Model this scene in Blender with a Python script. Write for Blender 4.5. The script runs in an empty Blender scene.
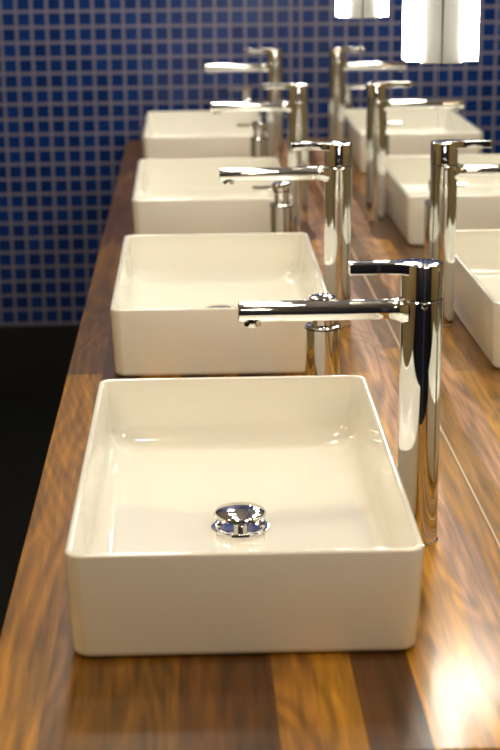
import bpy, bmesh, math, random
from mathutils import Vector, Matrix
C = bpy.context.scene.collection
random.seed(4)
PI = math.pi

# ------------------------------------------------------------------ place
CT = 0.86                       # counter top height
XM = 0.3038                     # mirror face
XL = -0.2529                    # front edge of the counter
PITCH = 1.0282                  # distance from one basin to the next
BACK = 3.52                     # tiled end wall
FRONT = -3.0
LEFT = -2.3
CEIL = 2.65
BW, BL, BH = 0.3545, 0.6220, 0.1130

# ------------------------------------------------------------------ camera
th, ya, ro = 0.27962, 0.03665, -0.00896
fw = Vector((math.sin(ya)*math.cos(th), math.cos(ya)*math.cos(th), -math.sin(th)))
r = Vector((math.cos(ya), -math.sin(ya), 0))
u = r.cross(fw)
r2 = r*math.cos(ro) + u*math.sin(ro)
u2 = u*math.cos(ro) - r*math.sin(ro)
cd = bpy.data.cameras.new('camera')
cam = bpy.data.objects.new('camera', cd); C.objects.link(cam)
M = Matrix((r2, u2, -fw)).transposed().to_4x4()
M.translation = Vector((-0.04875, -1.77279, 0.60297 + 0.1071 + CT))
cam.matrix_world = M
cd.sensor_fit = 'VERTICAL'; cd.sensor_height = 36.0; cd.sensor_width = 24.0
cd.lens = 36.0*1600/750
cd.clip_start = 0.05
cd.dof.use_dof = True; cd.dof.focus_distance = 2.08; cd.dof.aperture_fstop = 6.6
bpy.context.scene.camera = cam

# ------------------------------------------------------------------ light and exposure
sc = bpy.context.scene
sc.view_settings.view_transform = 'Standard'; sc.view_settings.look = 'None'
sc.view_settings.gamma = 1; sc.view_settings.use_curve_mapping = False
sc.cycles.sample_clamp_indirect = 0.0; sc.cycles.blur_glossy = 0.3
sc.view_settings.exposure = 0.85
w = bpy.data.worlds.new('world'); sc.world = w; w.use_nodes = True
w.node_tree.nodes['Background'].inputs[0].default_value = (1.0, 0.82, 0.6, 1)
w.node_tree.nodes['Background'].inputs[1].default_value = 0.05
SCONCE_E = 22.0
SPOT_W = 5.0
NEUTRAL, WARM_FILL = (1.0, 0.92, 0.76), (1.0, 0.70, 0.38)
SPOTS = [(-0.22, -0.19, 0.7, NEUTRAL), (-0.22, 0.84, 0.8, NEUTRAL), (-0.22, 1.87, 0.8, NEUTRAL), (-0.22, 3.05, 1.3, NEUTRAL),
         (-1.4, -0.6, 1.0, WARM_FILL), (-0.7, -2.2, 2.2, WARM_FILL)]  # two unseen warm fill lamps, added to warm the basin front and left wall
for i, (x, y, k, c) in enumerate(SPOTS):
    ld = bpy.data.lights.new('downlight_or_fill_lamp', 'AREA'); ld.shape = 'DISK'; ld.size = 0.27
    ld.energy = SPOT_W*k; ld.color = c; ld.spread = math.radians(180)
    lo = bpy.data.objects.new('downlight_or_fill_lamp', ld); C.objects.link(lo); lo.location = (x, y, CEIL-0.012)

# ------------------------------------------------------------------ materials
def mat(name):
    m = bpy.data.materials.new(name); m.use_nodes = True
    return m, m.node_tree.nodes, m.node_tree.links, m.node_tree.nodes['Principled BSDF']
def pbr(name, col, rough=0.5, metal=0.0, coat=0.0, emit=None, es=0.0, noise=0.0):
    m, n, l, b = mat(name)
    b.inputs['Base Color'].default_value = (*col, 1)
    b.inputs['Roughness'].default_value = rough; b.inputs['Metallic'].default_value = metal
    b.inputs['Coat Weight'].default_value = coat; b.inputs['Coat Roughness'].default_value = 0.03
    if emit: b.inputs['Emission Color'].default_value = (*emit, 1); b.inputs['Emission Strength'].default_value = es
    if noise:
        t = n.new('ShaderNodeTexNoise'); t.inputs['Scale'].default_value = 30
        mr = n.new('ShaderNodeMapRange'); l.new(t.outputs['Fac'], mr.inputs[0])
        mr.inputs[3].default_value = rough-noise; mr.inputs[4].default_value = rough+noise
        l.new(mr.outputs[0], b.inputs['Roughness'])
    return m
CERAMIC = pbr('glazed_ceramic', (0.87, 0.85, 0.765), 0.05, coat=0.4)
CHROME = pbr('chrome', (0.83, 0.83, 0.83), 0.03, 1.0)
DARKRING = pbr('dark_seal', (0.01, 0.01, 0.012), 0.4, noise=0.05)
MIRROR = pbr('mirror_glass', (0.90, 0.92, 0.90), 0.0, 1.0)
MEDGE = pbr('mirror_edge', (0.35, 0.42, 0.38), 0.2)
WHITEMETAL = pbr('painted_white_metal', (0.36, 0.36, 0.34), 0.45, noise=0.05)
PLASTER = pbr('ceiling_paint', (0.75, 0.70, 0.6), 0.8, noise=0.05)
BLACKFLOOR = pbr('black_floor', (0.0075, 0.0080, 0.006), 0.6, noise=0.1)
BLACKFLOOR.node_tree.nodes['Principled BSDF'].inputs['Specular IOR Level'].default_value = 0.1
NAVY = pbr('navy_paint', (0.010, 0.014, 0.035), 0.6, noise=0.05)
TANWALL = pbr('tan_paint', (0.42, 0.32, 0.15), 0.7, noise=0.05)
BLACKTRIM = pbr('black_trim', (0.004, 0.004, 0.004), 0.7, noise=0.05)
DIFF = pbr('lit_diffuser', (0.9, 0.9, 0.88), 0.4, emit=(1.0, 0.96, 0.88), es=SCONCE_E)
LENS = pbr('downlight_lens', (0.9, 0.9, 0.9), 0.4, emit=(1.0, 0.9, 0.74), es=3.0)
SEAL = pbr('sealant_bead', (0.62, 0.48, 0.30), 0.3, noise=0.05)

def tile_mat(name, xaxis):
    m, n, l, b = mat(name)
    g = n.new('ShaderNodeNewGeometry'); s = n.new('ShaderNodeSeparateXYZ'); l.new(g.outputs['Position'], s.inputs[0])
    c = n.new('ShaderNodeCombineXYZ'); l.new(s.outputs[xaxis], c.inputs[0]); l.new(s.outputs['Z'], c.inputs[1])
    mp = n.new('ShaderNodeMapping'); l.new(c.outputs[0], mp.inputs[0]); mp.inputs['Location'].default_value = (0.008, 0.0, 0)
    br = n.new('ShaderNodeTexBrick'); l.new(mp.outputs[0], br.inputs[0])
    br.offset = 0; br.squash = 1
    P = 0.0492
    br.inputs['Scale'].default_value = 1.0
    br.inputs['Brick Width'].default_value = P; br.inputs['Row Height'].default_value = P
    br.inputs['Mortar Size'].default_value = 0.0050; br.inputs['Mortar Smooth'].default_value = 0.1
    br.inputs['Color1'].default_value = (0.003, 0.022, 0.125, 1); br.inputs['Color2'].default_value = (0.005, 0.036, 0.19, 1)
    br.inputs['Mortar'].default_value = (0.18, 0.17, 0.235, 1)
    l.new(br.outputs['Color'], b.inputs['Base Color'])
    mr = n.new('ShaderNodeMapRange'); l.new(br.outputs['Fac'], mr.inputs[0]); mr.inputs[3].default_value = 0.22; mr.inputs[4].default_value = 0.8
    l.new(mr.outputs[0], b.inputs['Roughness'])
    bu = n.new('ShaderNodeBump'); bu.invert = True; bu.inputs['Strength'].default_value = 0.4; bu.inputs['Distance'].default_value = 0.002
    l.new(br.outputs['Fac'], bu.inputs['Height']); l.new(bu.outputs[0], b.inputs['Normal'])
    return m
TILE_X = tile_mat('blue_mosaic_end_wall', 'X')
TILE_Y = tile_mat('blue_mosaic_side_wall', 'Y')

def wood_mat():
    m, n, l, b = mat('walnut_staves')
    def math_(op, a, b_=None):
        x = n.new('ShaderNodeMath'); x.operation = op
        for i, v in enumerate((a, b_)):
            if v is None: continue
            if isinstance(v, (int, float)): x.inputs[i].default_value = v
            else: l.new(v, x.inputs[i])
        return x.outputs[0]
    g = n.new('ShaderNodeNewGeometry'); s = n.new('ShaderNodeSeparateXYZ'); l.new(g.outputs['Position'], s.inputs[0])
    X, Y = s.outputs['X'], s.outputs['Y']
    u0 = math_('DIVIDE', math_('ADD', X, 0.26), 0.57)           # 0..1 over the counter's depth
    def ramp(inp, stops, interp='CONSTANT'):
        r_ = n.new('ShaderNodeValToRGB'); r_.color_ramp.interpolation = interp
        e = r_.color_ramp.elements
        while len(e) < len(stops): e.new(0.5)
        for k, (p, c) in enumerate(sorted(stops)):
            e[k].position = p; e[k].color = (*c, 1) if len(c) == 3 else c
        l.new(inp, r_.inputs[0]); return r_.outputs[0]
    P = lambda x: (x + 0.26)/0.57
    # waver of the pinkish stave and its painted sheen by the mirror
    nz = n.new('ShaderNodeTexNoise'); nz.noise_dimensions = '1D'; l.new(Y, nz.inputs['W']); nz.inputs['Scale'].default_value = 3.0
    wav = math_('MULTIPLY', math_('SUBTRACT', nz.outputs['Fac'], 0.5), 0.05)
    uw = math_('ADD', u0, wav)
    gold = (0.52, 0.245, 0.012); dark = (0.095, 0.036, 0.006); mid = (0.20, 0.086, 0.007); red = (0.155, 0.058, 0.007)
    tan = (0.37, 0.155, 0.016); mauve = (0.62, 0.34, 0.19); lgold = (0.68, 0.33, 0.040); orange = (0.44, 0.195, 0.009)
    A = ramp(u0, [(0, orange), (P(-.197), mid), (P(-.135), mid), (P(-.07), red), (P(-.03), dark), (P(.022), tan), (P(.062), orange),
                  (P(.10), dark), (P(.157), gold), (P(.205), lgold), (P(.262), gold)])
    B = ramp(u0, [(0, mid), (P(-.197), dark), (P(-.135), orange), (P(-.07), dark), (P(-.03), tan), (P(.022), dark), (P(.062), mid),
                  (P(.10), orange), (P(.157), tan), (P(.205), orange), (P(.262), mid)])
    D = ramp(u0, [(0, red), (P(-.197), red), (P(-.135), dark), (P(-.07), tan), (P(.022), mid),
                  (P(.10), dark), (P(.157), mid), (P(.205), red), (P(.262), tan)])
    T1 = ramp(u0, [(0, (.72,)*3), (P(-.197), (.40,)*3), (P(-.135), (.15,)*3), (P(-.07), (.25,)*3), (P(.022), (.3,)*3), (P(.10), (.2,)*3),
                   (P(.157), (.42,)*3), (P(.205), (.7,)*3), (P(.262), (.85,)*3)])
    def stepmix(a, c, edge, off):
        f = math_('GREATER_THAN', math_('SUBTRACT', Y, off), edge)
        mx = n.new('ShaderNodeMix'); mx.data_type = 'RGBA'; l.new(f, mx.inputs['Factor']); l.new(a, mx.inputs['A']); l.new(c, mx.inputs['B'])
        return mx.outputs['Result']
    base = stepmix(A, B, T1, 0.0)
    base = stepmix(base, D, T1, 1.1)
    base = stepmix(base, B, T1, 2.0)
    # mauve band near the taps: pinkish stave with its sheen painted in, curved outline
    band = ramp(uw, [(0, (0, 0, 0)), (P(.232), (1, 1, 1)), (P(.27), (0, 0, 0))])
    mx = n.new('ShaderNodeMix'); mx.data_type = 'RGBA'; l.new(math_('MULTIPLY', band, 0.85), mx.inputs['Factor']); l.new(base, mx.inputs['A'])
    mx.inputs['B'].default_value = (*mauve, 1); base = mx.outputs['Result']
    # grain
    cv = n.new('ShaderNodeCombineXYZ'); l.new(math_('MULTIPLY', X, 1.0), cv.inputs[0]); l.new(math_('MULTIPLY', Y, 0.06), cv.inputs[1])
    l.new(math_('MULTIPLY', T1, 3.0), cv.inputs[2])
    gr = n.new('ShaderNodeTexNoise'); l.new(cv.outputs[0], gr.inputs['Vector']); gr.inputs['Scale'].default_value = 130; gr.inputs['Detail'].default_value = 4
    gr.inputs['Distortion'].default_value = 0.4
    # cathedral figure
    cv2 = n.new('ShaderNodeCombineXYZ'); l.new(X, cv2.inputs[0]); l.new(math_('MULTIPLY', Y, 0.16), cv2.inputs[1]); l.new(math_('MULTIPLY', T1, 2.0), cv2.inputs[2])
    f1 = n.new('ShaderNodeTexNoise'); l.new(cv2.outputs[0], f1.inputs['Vector']); f1.inputs['Scale'].default_value = 9; f1.inputs['Detail'].default_value = 1.5
    f1.inputs['Distortion'].default_value = 0.5
    rings = math_('SINE', math_('MULTIPLY', f1.outputs['Fac'], 80.0))
    rings = math_('ADD', math_('MULTIPLY', rings, 0.5), 0.5)
    k1 = n.new('ShaderNodeMapRange'); l.new(gr.outputs['Fac'], k1.inputs[0]); k1.inputs[1].default_value = .3; k1.inputs[2].default_value = .7
    k1.inputs[3].default_value = .62; k1.inputs[4].default_value = 1.3
    k2 = n.new('ShaderNodeMapRange'); l.new(rings, k2.inputs[0]); k2.inputs[3].default_value = .58; k2.inputs[4].default_value = .90
    blot = n.new('ShaderNodeTexNoise'); l.new(cv2.outputs[0], blot.inputs['Vector']); blot.inputs['Scale'].default_value = 16; blot.inputs['Detail'].default_value = 3
    k3 = n.new('ShaderNodeMapRange'); l.new(blot.outputs['Fac'], k3.inputs[0]); k3.inputs[1].default_value = .3; k3.inputs[2].default_value = .7
    k3.inputs[3].default_value = .78; k3.inputs[4].default_value = 1.22
    # feathered V figure of the stave along the front edge
    vy = math_('SUBTRACT', Y, math_('MULTIPLY', math_('ABSOLUTE', math_('ADD', X, 0.197)), 4.5))
    vy = math_('ADD', vy, math_('MULTIPLY', f1.outputs['Fac'], 0.34))
    vs_ = math_('SINE', math_('MULTIPLY', vy, 2*PI/0.065))
    inl = math_('LESS_THAN', u0, P(-.165))
    far = math_('MULTIPLY', math_('GREATER_THAN', Y, 0.02), math_('LESS_THAN', Y, 0.75))
    vfig = math_('ADD', math_('MULTIPLY', math_('MULTIPLY', math_('MULTIPLY', vs_, 0.12), inl), far), 1.0)
    kk = math_('MULTIPLY', vfig, math_('MULTIPLY', k1.outputs[0], k2.outputs[0]))
    kk = math_('MULTIPLY', kk, k3.outputs[0])
    vm = n.new('ShaderNodeVectorMath'); vm.operation = 'SCALE'; l.new(base, vm.inputs[0]); l.new(kk, vm.inputs['Scale'])
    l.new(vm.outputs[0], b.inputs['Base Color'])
    b.inputs['Roughness'].default_value = 0.36
    b.inputs['Specular IOR Level'].default_value = 0.2; b.inputs['Coat Weight'].default_value = 0.40; b.inputs['Coat Roughness'].default_value = 0.13
    bu = n.new('ShaderNodeBump'); bu.inputs['Strength'].default_value = 0.06; bu.inputs['Distance'].default_value = 0.002
    l.new(math_('ADD', gr.outputs['Fac'], math_('MULTIPLY', blot.outputs['Fac'], 1.0)), bu.inputs['Height'])
    l.new(bu.outputs[0], b.inputs['Normal']); l.new(bu.outputs[0], b.inputs['Coat Normal'])
    return m
WOOD = wood_mat()

# ------------------------------------------------------------------ helpers
def obj(name, bm, m, parent=None, smooth=True, angle=35):
    me = bpy.data.meshes.new(name); bmesh.ops.recalc_face_normals(bm, faces=bm.faces[:]); bm.to_mesh(me); bm.free()
    me.materials.append(m)
    if smooth:
        me.shade_smooth()
        me.set_sharp_from_angle(angle=math.radians(angle))
    o = bpy.data.objects.new(name, me); C.objects.link(o)
    if parent: o.parent = parent
    return o
def box(bm, x0, x1, y0, y1, z0, z1, bev=0.0, seg=2):
    r_ = bmesh.ops.create_cube(bm, size=1.0)
    for v in r_['verts']:
        v.co = Vector(((x0+x1)/2 + v.co.x*(x1-x0), (y0+y1)/2 + v.co.y*(y1-y0), (z0+z1)/2 + v.co.z*(z1-z0)))
    if bev:
        es = list({e for v in r_['verts'] for e in v.link_edges})
        bmesh.ops.bevel(bm, geom=es, offset=bev, segments=seg, profile=0.5, affect='EDGES')
def skin_rings(bm, rings, cap0=True, cap1=True):
    vs = [[bm.verts.new(p) for p in rg] for rg in rings]
    n_ = len(vs[0])
    for a, b_ in zip(vs, vs[1:]):
        for i in range(n_): bm.faces.new((a[i], a[(i+1) % n_], b_[(i+1) % n_], b_[i]))
    if cap0: bm.faces.new(list(reversed(vs[0])))
    if cap1: bm.faces.new(vs[-1])
    return vs
def lathe(bm, prof, cx=0, cy=0, n_=48, axis='Z', base=Vector((0, 0, 0)), caps=(True, True)):
    rings = []
    for (rr, t) in prof:
        rg = []
        for i in range(n_):
            a = 2*PI*i/n_; c, s = rr*math.cos(a), rr*math.sin(a)
            if axis == 'Z': p = (cx+c, cy+s, t)
            elif axis == 'X': p = (t, cx+c, cy+s)
            else: p = (cx+c, t, cy+s)
            rg.append(Vector(p)+base)
        rings.append(rg)
    skin_rings(bm, rings, *caps)
def tag(o, label=None, cat=None, group=None, kind=None):
    if label: o['label'] = label
    if cat: o['category'] = cat
    if group: o['group'] = group
    if kind: o['kind'] = kind
    return o
def empty(name, loc):
    o = bpy.data.objects.new(name, None); C.objects.link(o); o.location = loc; o.empty_display_size = 0.05
    return o
def copy_tree(o, parent=None):
    c = o.copy(); C.objects.link(c)
    if parent: c.parent = parent; c.matrix_parent_inverse = o.matrix_parent_inverse.copy()
    for ch in list(o.children): copy_tree(ch, c)
    return c
def struct(name, bm, m, smooth=False, parent=None):
    o = obj(name, bm, m, parent, smooth); 
    if not parent: o['kind'] = 'structure'
    return o

# ------------------------------------------------------------------ room shell
SK = 0.24                      # top of the black skirting, raised to stand in for shade on low tiles
bm = bmesh.new(); box(bm, LEFT-.1, XM+.106, FRONT-.1, BACK+.1, -0.1, 0); struct('floor', bm, BLACKFLOOR)
bm = bmesh.new(); box(bm, LEFT-.1, XM+.106, FRONT-.1, BACK+.1, CEIL, CEIL+.1); struct('ceiling', bm, PLASTER)
bm = bmesh.new(); box(bm, LEFT, XM+.006, BACK, BACK+.1, 0, CEIL); struct('wall_back', bm, TILE_X)
bm = bmesh.new(); box(bm, LEFT, XM+.006, FRONT-.1, FRONT, 0, CEIL); struct('wall_front', bm, NAVY)
bm = bmesh.new(); box(bm, LEFT-.1, LEFT, FRONT-.1, BACK+.1, 0, CEIL); struct('wall_left', bm, TANWALL)
bm = bmesh.new(); box(bm, XM+.006, XM+.106, FRONT-.1, BACK+.1, 0, CEIL); struct('wall_right', bm, TILE_Y)
bm = bmesh.new(); box(bm, LEFT, XM+.006, BACK-.012, BACK, 0, SK, .002); struct('shade_baseboard_back', bm, BLACKTRIM)
bm = bmesh.new(); box(bm, LEFT, LEFT+.012, FRONT, BACK-.012, 0, SK, .002); struct('baseboard_left', bm, BLACKTRIM)

# ------------------------------------------------------------------ counter
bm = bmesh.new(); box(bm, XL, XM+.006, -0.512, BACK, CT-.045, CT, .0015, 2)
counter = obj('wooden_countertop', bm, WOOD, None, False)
tag(counter, 'long walnut countertop of glued staves running along the mirror under all the basins', 'countertop')

# ------------------------------------------------------------------ mirrors
SY = 0.49                       # y of the seam and of the sconces
MEND = -0.575
panels = [(MEND, SY-.0007, 'mirror panel nearest the camera, right of the vertical seam'),
          (SY+.0007, SY+PITCH-.0004, 'mirror panel just left of the vertical seam, beside the second tap'),
          (SY+PITCH+.0004, SY+2*PITCH-.0004, 'mirror panel beside the third tap'),
          (SY+2*PITCH+.0004, BACK, 'furthest mirror panel, reaching the blue tiled end wall')]
for y0, y1, lab in panels:
    root = empty('wall_mirror', (XM, (y0+y1)/2, CT+.0025))
    h = (y1-y0)/2
    bm = bmesh.new(); box(bm, 0.0012, .006, -h, h, 0, 1.15); obj('backing', bm, MEDGE, root, False)
    bm = bmesh.new(); box(bm, 0, .0012, -h, h, 0, 1.15, .0004, 1); obj('mirror_face', bm, MIRROR, root, False)
    tag(root, lab, 'mirror', 'mirror panels along the counter')
bm = bmesh.new(); box(bm, XM-.0018, XM+.006, -0.512, BACK, CT, CT+.0022, .0006, 1)
struct('trim_1', bm, SEAL)

# ------------------------------------------------------------------ basin
def rrect(x0, x1, y0, y1, r_, z, n_=8, flare=0.0):
    pts = []
    for (cx, cy, a0) in ((x1-r_, y1-r_, 0), (x0+r_, y1-r_, PI/2), (x0+r_, y0+r_, PI), (x1-r_, y0+r_, 1.5*PI)):
        for i in range(n_+1):
            a = a0 + PI/2*i/n_
            x, y = cx+r_*math.cos(a), cy+r_*math.sin(a)
            pts.append(Vector((x*(1+flare*(y/BL+.5)), y, z)))
    return pts
def basin_mesh():
    bm = bmesh.new(); rings = []
    hw, hl, H, T = BW/2, BL/2, BH, 0.0075
    R = 0.018; FL = 0.0125
    def ring(ins, z, r_): rings.append(rrect(-hw+ins, hw-ins, -hl+ins, hl-ins, max(r_, .002), z, flare=FL))
    # outside, bottom up
    tp = 0.0042
    ring(tp+.014, 0.0, R-.010)
    ring(tp+.008, 0.0, R-.006)
    for i in range(1, 7):
        a = PI/2*i/6; q = .008
        ring(tp+q*(1-math.sin(a)), q*(1-math.cos(a)), R-.002*(1-math.sin(a)))
    ring(tp*.5, H*.5, R)
    e = .0030
    ring(0.0, H-e, R)
    for i in range(1, 6):
        a = PI/2*i/5; ring(e*(1-math.cos(a)), H-e+e*math.sin(a), R-e*(1-math.cos(a)))
    for i in range(0, 6):
        a = PI/2*i/5; ring(T-e+e*math.sin(a), H-e+e*math.cos(a), R-(T-e)-e*math.sin(a)*.6)
    # inside, top down
    fz = .022                    # floor level at the wall
    q = .034
    ring(T+.0015, H-.03, R-.004)
    ring(T+.004, fz+q+.006, R+.002)
    for i in range(1, 9):
        a = PI/2*i/8
        ring(T+.004+q*(1-math.cos(a)), fz+q*(1-math.sin(a)), R+.004+q*.55*(1-math.cos(a)))
    # floor falling to the drain
    n_ = len(rings[0]); last = rings[-1]; dc = Vector((DX, DY, 0))
    zf = .0145
    for k in range(1, 9):
        t = k/9.0; rg = []
        for p in last:
            d = Vector((p.x-dc.x, p.y-dc.y, 0)); a = math.atan2(d.y, d.x)
            tgt = dc + Vector((math.cos(a), math.sin(a), 0))*.030
            q_ = Vector((p.x, p.y, 0)).lerp(tgt, t)
            q_.z = fz + (zf-fz)*t
            rg.append(q_)
        rings.append(rg)
    rg = [Vector((dc.x+(p.x-dc.x)*.98, dc.y+(p.y-dc.y)*.98, zf-.002)) for p in rings[-1]]
    rings.append(rg)
    skin_rings(bm, rings, True, True)
    return bm, zf
DX, DY = 0.002, 0.008
def make_basin():
    root = empty('vessel_basin', (0, 0, CT))
    bm, zf = basin_mesh()
    obj('bowl', bm, CERAMIC, root, True, 40)
    ring = bmesh.new()
    lathe(ring, [(.022, zf-.0018), (.0345, zf-.0018), (.0352, zf+.0004), (.0345, zf+.0022), (.031, zf+.003), (.027, zf+.0018), (.024, zf-.0010)], DX, DY, caps=(True, True))
    rg = obj('drain_ring', ring, CHROME, root); rg['label'] = 'chrome drain ring'
    st = bmesh.new()
    lathe(st, [(.008, zf-.001), (.008, zf+.016)], DX, DY)
    cp = [(.006, zf+.0145), (.026, zf+.0145), (.0305, zf+.0155), (.0318, zf+.0170), (.031, zf+.0185)]
    for i in range(1, 9):
        a = PI/2*i/9; cp.append((.031*math.cos(a), zf+.0185+.0070*math.sin(a)))
    cp.append((.0015, zf+.0255))
    lathe(st, cp, DX, DY)
    cv = obj('drain_cover', st, CHROME, root); cv['label'] = 'domed chrome pop-up drain cover'
    return root
basin0 = make_basin()
BLAB = ['nearest large white rectangular basin with its domed chrome drain in full view',
        'second white rectangular basin from the front, behind the nearest basin',
        'third white rectangular basin, between the second basin and the last one',
        'last white rectangular basin, standing against the blue tiled end wall']
BOFF = [(.001, -.011, -.009), (-.001, -.026, -.004), (0.0, -.040, 0), (-.003, -.028, 0)]
for k in range(4):
    b = basin0 if k == 0 else copy_tree(basin0)
    b.location = (BOFF[k][0], k*PITCH+BOFF[k][1], CT); b.rotation_euler = (0, 0, BOFF[k][2])
    tag(b, BLAB[k], 'basin', 'white vessel basins in a row on the counter')

# ------------------------------------------------------------------ tap
TR = 0.0238; TH = 0.3285
def make_tap():
    root = empty('basin_tap', (0.2108, -.0183, CT))
    bm = bmesh.new()
    zr = TH-.0405
    lathe(bm, [(TR+.0012, 0), (TR+.0012, .0022), (TR-.0004, .0030), (TR, .0036), (TR, zr-.0012), (TR-.0008, zr-.0004)])
    obj('body', bm, CHROME, root, True, 30)
    bm = bmesh.new(); lathe(bm, [(TR-.0016, zr-.0006), (TR-.0016, zr+.0012)]); obj('joint_ring', bm, DARKRING, root)
    bm = bmesh.new()
    lathe(bm, [(TR-.0008, zr+.0010), (TR, zr+.0018), (TR, TH-.0025), (TR-.0008, TH-.0008), (TR-.003, TH), (.012, TH+.0006), (.001, TH+.0008)])
    obj('cap', bm, CHROME, root, True, 30)
    # lever: flat bar sweeping out of the cap
    bm = bmesh.new()
    prof = [(-.002, .0180), (-.018, .0165), (-.026, .0120), (-.034, .0095), (-.050, .0090), (-.080, .0088), (-.0826, .0078)]
    rings = []
    for x, hwid in prof:
        z1, z0 = TH+.0012, TH-.0120
        rr = .0018; rg = []
        for (cy, cz, a0) in ((hwid-rr, z1-rr, 0), (-hwid+rr, z1-rr, PI/2), (-hwid+rr, z0+rr, PI), (hwid-rr, z0+rr, 1.5*PI)):
            for i in range(5):
                a = a0+PI/2*i/4; rg.append(Vector((x, cy+rr*math.cos(a), cz+rr*math.sin(a))))
        rings.append(rg)
    skin_rings(bm, rings); obj('lever', bm, CHROME, root, True, 35)
    # spout
    SR = .0112; zs = TH-.0530
    bm = bmesh.new()
    pr = [(SR+.008, -.0175), (SR+.0045, -.0225), (SR+.0018, -.027), (SR+.0004, -.033), (SR, -.040), (SR, -.2055), (SR-.0006, -.2072), (SR-.002, -.2080)]
    lathe(bm, pr, 0, zs, 32, 'X')
    sp = obj('spout', bm, CHROME, root, True, 30)
    bm = bmesh.new(); lathe(bm, [(.0095, zs-.009), (.0095, zs-.0150), (.0088, zs-.0162), (.0070, zs-.0162), (.0066, zs-.0150)], -.192, 0, 28)
    a = obj('aerator', bm, CHROME, root); a['label'] = 'round aerator under the spout tip'
    bm = bmesh.new(); lathe(bm, [(.0036, -TR+.002), (.0036, -TR-.0012), (.0028, -TR-.0024), (.0005, -TR-.0028)], 0, zr-.004, 20, 'Y')
    s = obj('stud', bm, CHROME, root); s['label'] = 'small round chrome stud'
    return root
tap0 = make_tap()
TLAB = ['nearest tall chrome tap, its spout reaching over the nearest basin',
        'second tall chrome tap from the front, beside the second basin',
        'third tall chrome tap, blurred, beside the third basin',
        'last chrome tap, most blurred, against the blue tiles by the end wall']
for k in range(4):
    t = tap0 if k == 0 else copy_tree(tap0)
    t.location = (0.2108, -.0183+k*PITCH, CT)
    t.scale = (1, 1, 1.017 if k == 0 else 1.0)
    tag(t, TLAB[k], 'tap', 'tall chrome taps between the basins and the mirror')

# ------------------------------------------------------------------ soap dispenser
def make_dispenser():
    root = empty('soap_dispenser', (.141, .49, CT))
    bm = bmesh.new()
    lathe(bm, [(.0252, 0), (.0258, .001), (.0258, .1335), (.0250, .1345), (.0235, .1348)]); obj('bottle', bm, CHROME, root, True, 30)
    bm = bmesh.new(); lathe(bm, [(.0262, .1300), (.0262, .1316)]); obj('collar', bm, DARKRING, root)
    bm = bmesh.new()
    lathe(bm, [(.0165, .134), (.0165, .158), (.0195, .159), (.0202, .1605), (.0202, .1745), (.0194, .1768), (.015, .1785), (.008, .1795), (.001, .1798)])
    ph = obj('pump_head', bm, CHROME, root, True, 30)
    bm = bmesh.new()
    lathe(bm, [(.0036, -.016), (.0036, -.0595), (.0028, -.0605)], 0, .168, 20, 'X'); obj('nozzle', bm, CHROME, root)
    return root
d0 = make_dispenser()
DLAB = ['chrome soap dispenser behind the nearest spout, between the first and second basins',
        'chrome soap dispenser between the second and third basins, nozzle seen under the second spout',
        'blurred chrome soap dispenser between the third and last basins',
        'furthest soap dispenser, behind the last basin against the tiles']
for k in range(4):
    d = d0 if k == 0 else copy_tree(d0)
    d.location = (.141, min(.49+k*PITCH, 3.475), CT)
    tag(d, DLAB[k], 'soap dispenser', 'chrome soap dispensers between the basins')

# ------------------------------------------------------------------ sconces on the mirror
def make_sconce():
    root = empty('mirror_sconce', (XM, SY, CT+.509))
    bm = bmesh.new(); box(bm, -.029, -.0002, -.020, .020, 0, .22, .0025, 2); obj('housing', bm, WHITEMETAL, root, False)
    bm = bmesh.new(); box(bm, -.0505, -.0292, -.024, .024, .004, .216, .0015, 2); f = obj('diffuser', bm, DIFF, root, False); f['label'] = 'glowing white light diffuser'
    return root
s0 = make_sconce()
SLAB = {-1: 'white mirror sconce above the nearest basin, toward the camera', 0: 'bright white sconce on the mirror seam at the top right of the photo',
        1: 'smaller lit sconce further along the mirror, left of the one on the seam', 2: 'furthest mirror sconce, near the tiled end wall'}
for k in (0, -1, 1, 2):
    s = s0 if k == 0 else copy_tree(s0)
    s.location = (XM, SY+k*PITCH, CT+.509)
    tag(s, SLAB[k], 'wall light', 'lit sconces on the mirror')

# ------------------------------------------------------------------ ceiling downlights, with the two added fill fixtures
def make_down():
    root = empty('ceiling_downlight_or_fill', (0, 0, CEIL))
    bm = bmesh.new(); lathe(bm, [(.148, 0), (.148, -.006), (.142, -.008), (.142, -.002), (.138, 0)], caps=(False, False)); obj('trim_ring', bm, WHITEMETAL, root)
    bm = bmesh.new(); lathe(bm, [(.139, -.0015), (.139, -.0060)]); obj('lens', bm, LENS, root)
    return root
e0 = make_down()
for i, (x, y, _, _) in enumerate(SPOTS):
    e = e0 if i == 0 else copy_tree(e0)
    e.location = (x, y, CEIL)
    tag(e, 'small round lit downlight set in the ceiling, the two warm ones added as fill', 'downlight', 'round ceiling downlights')
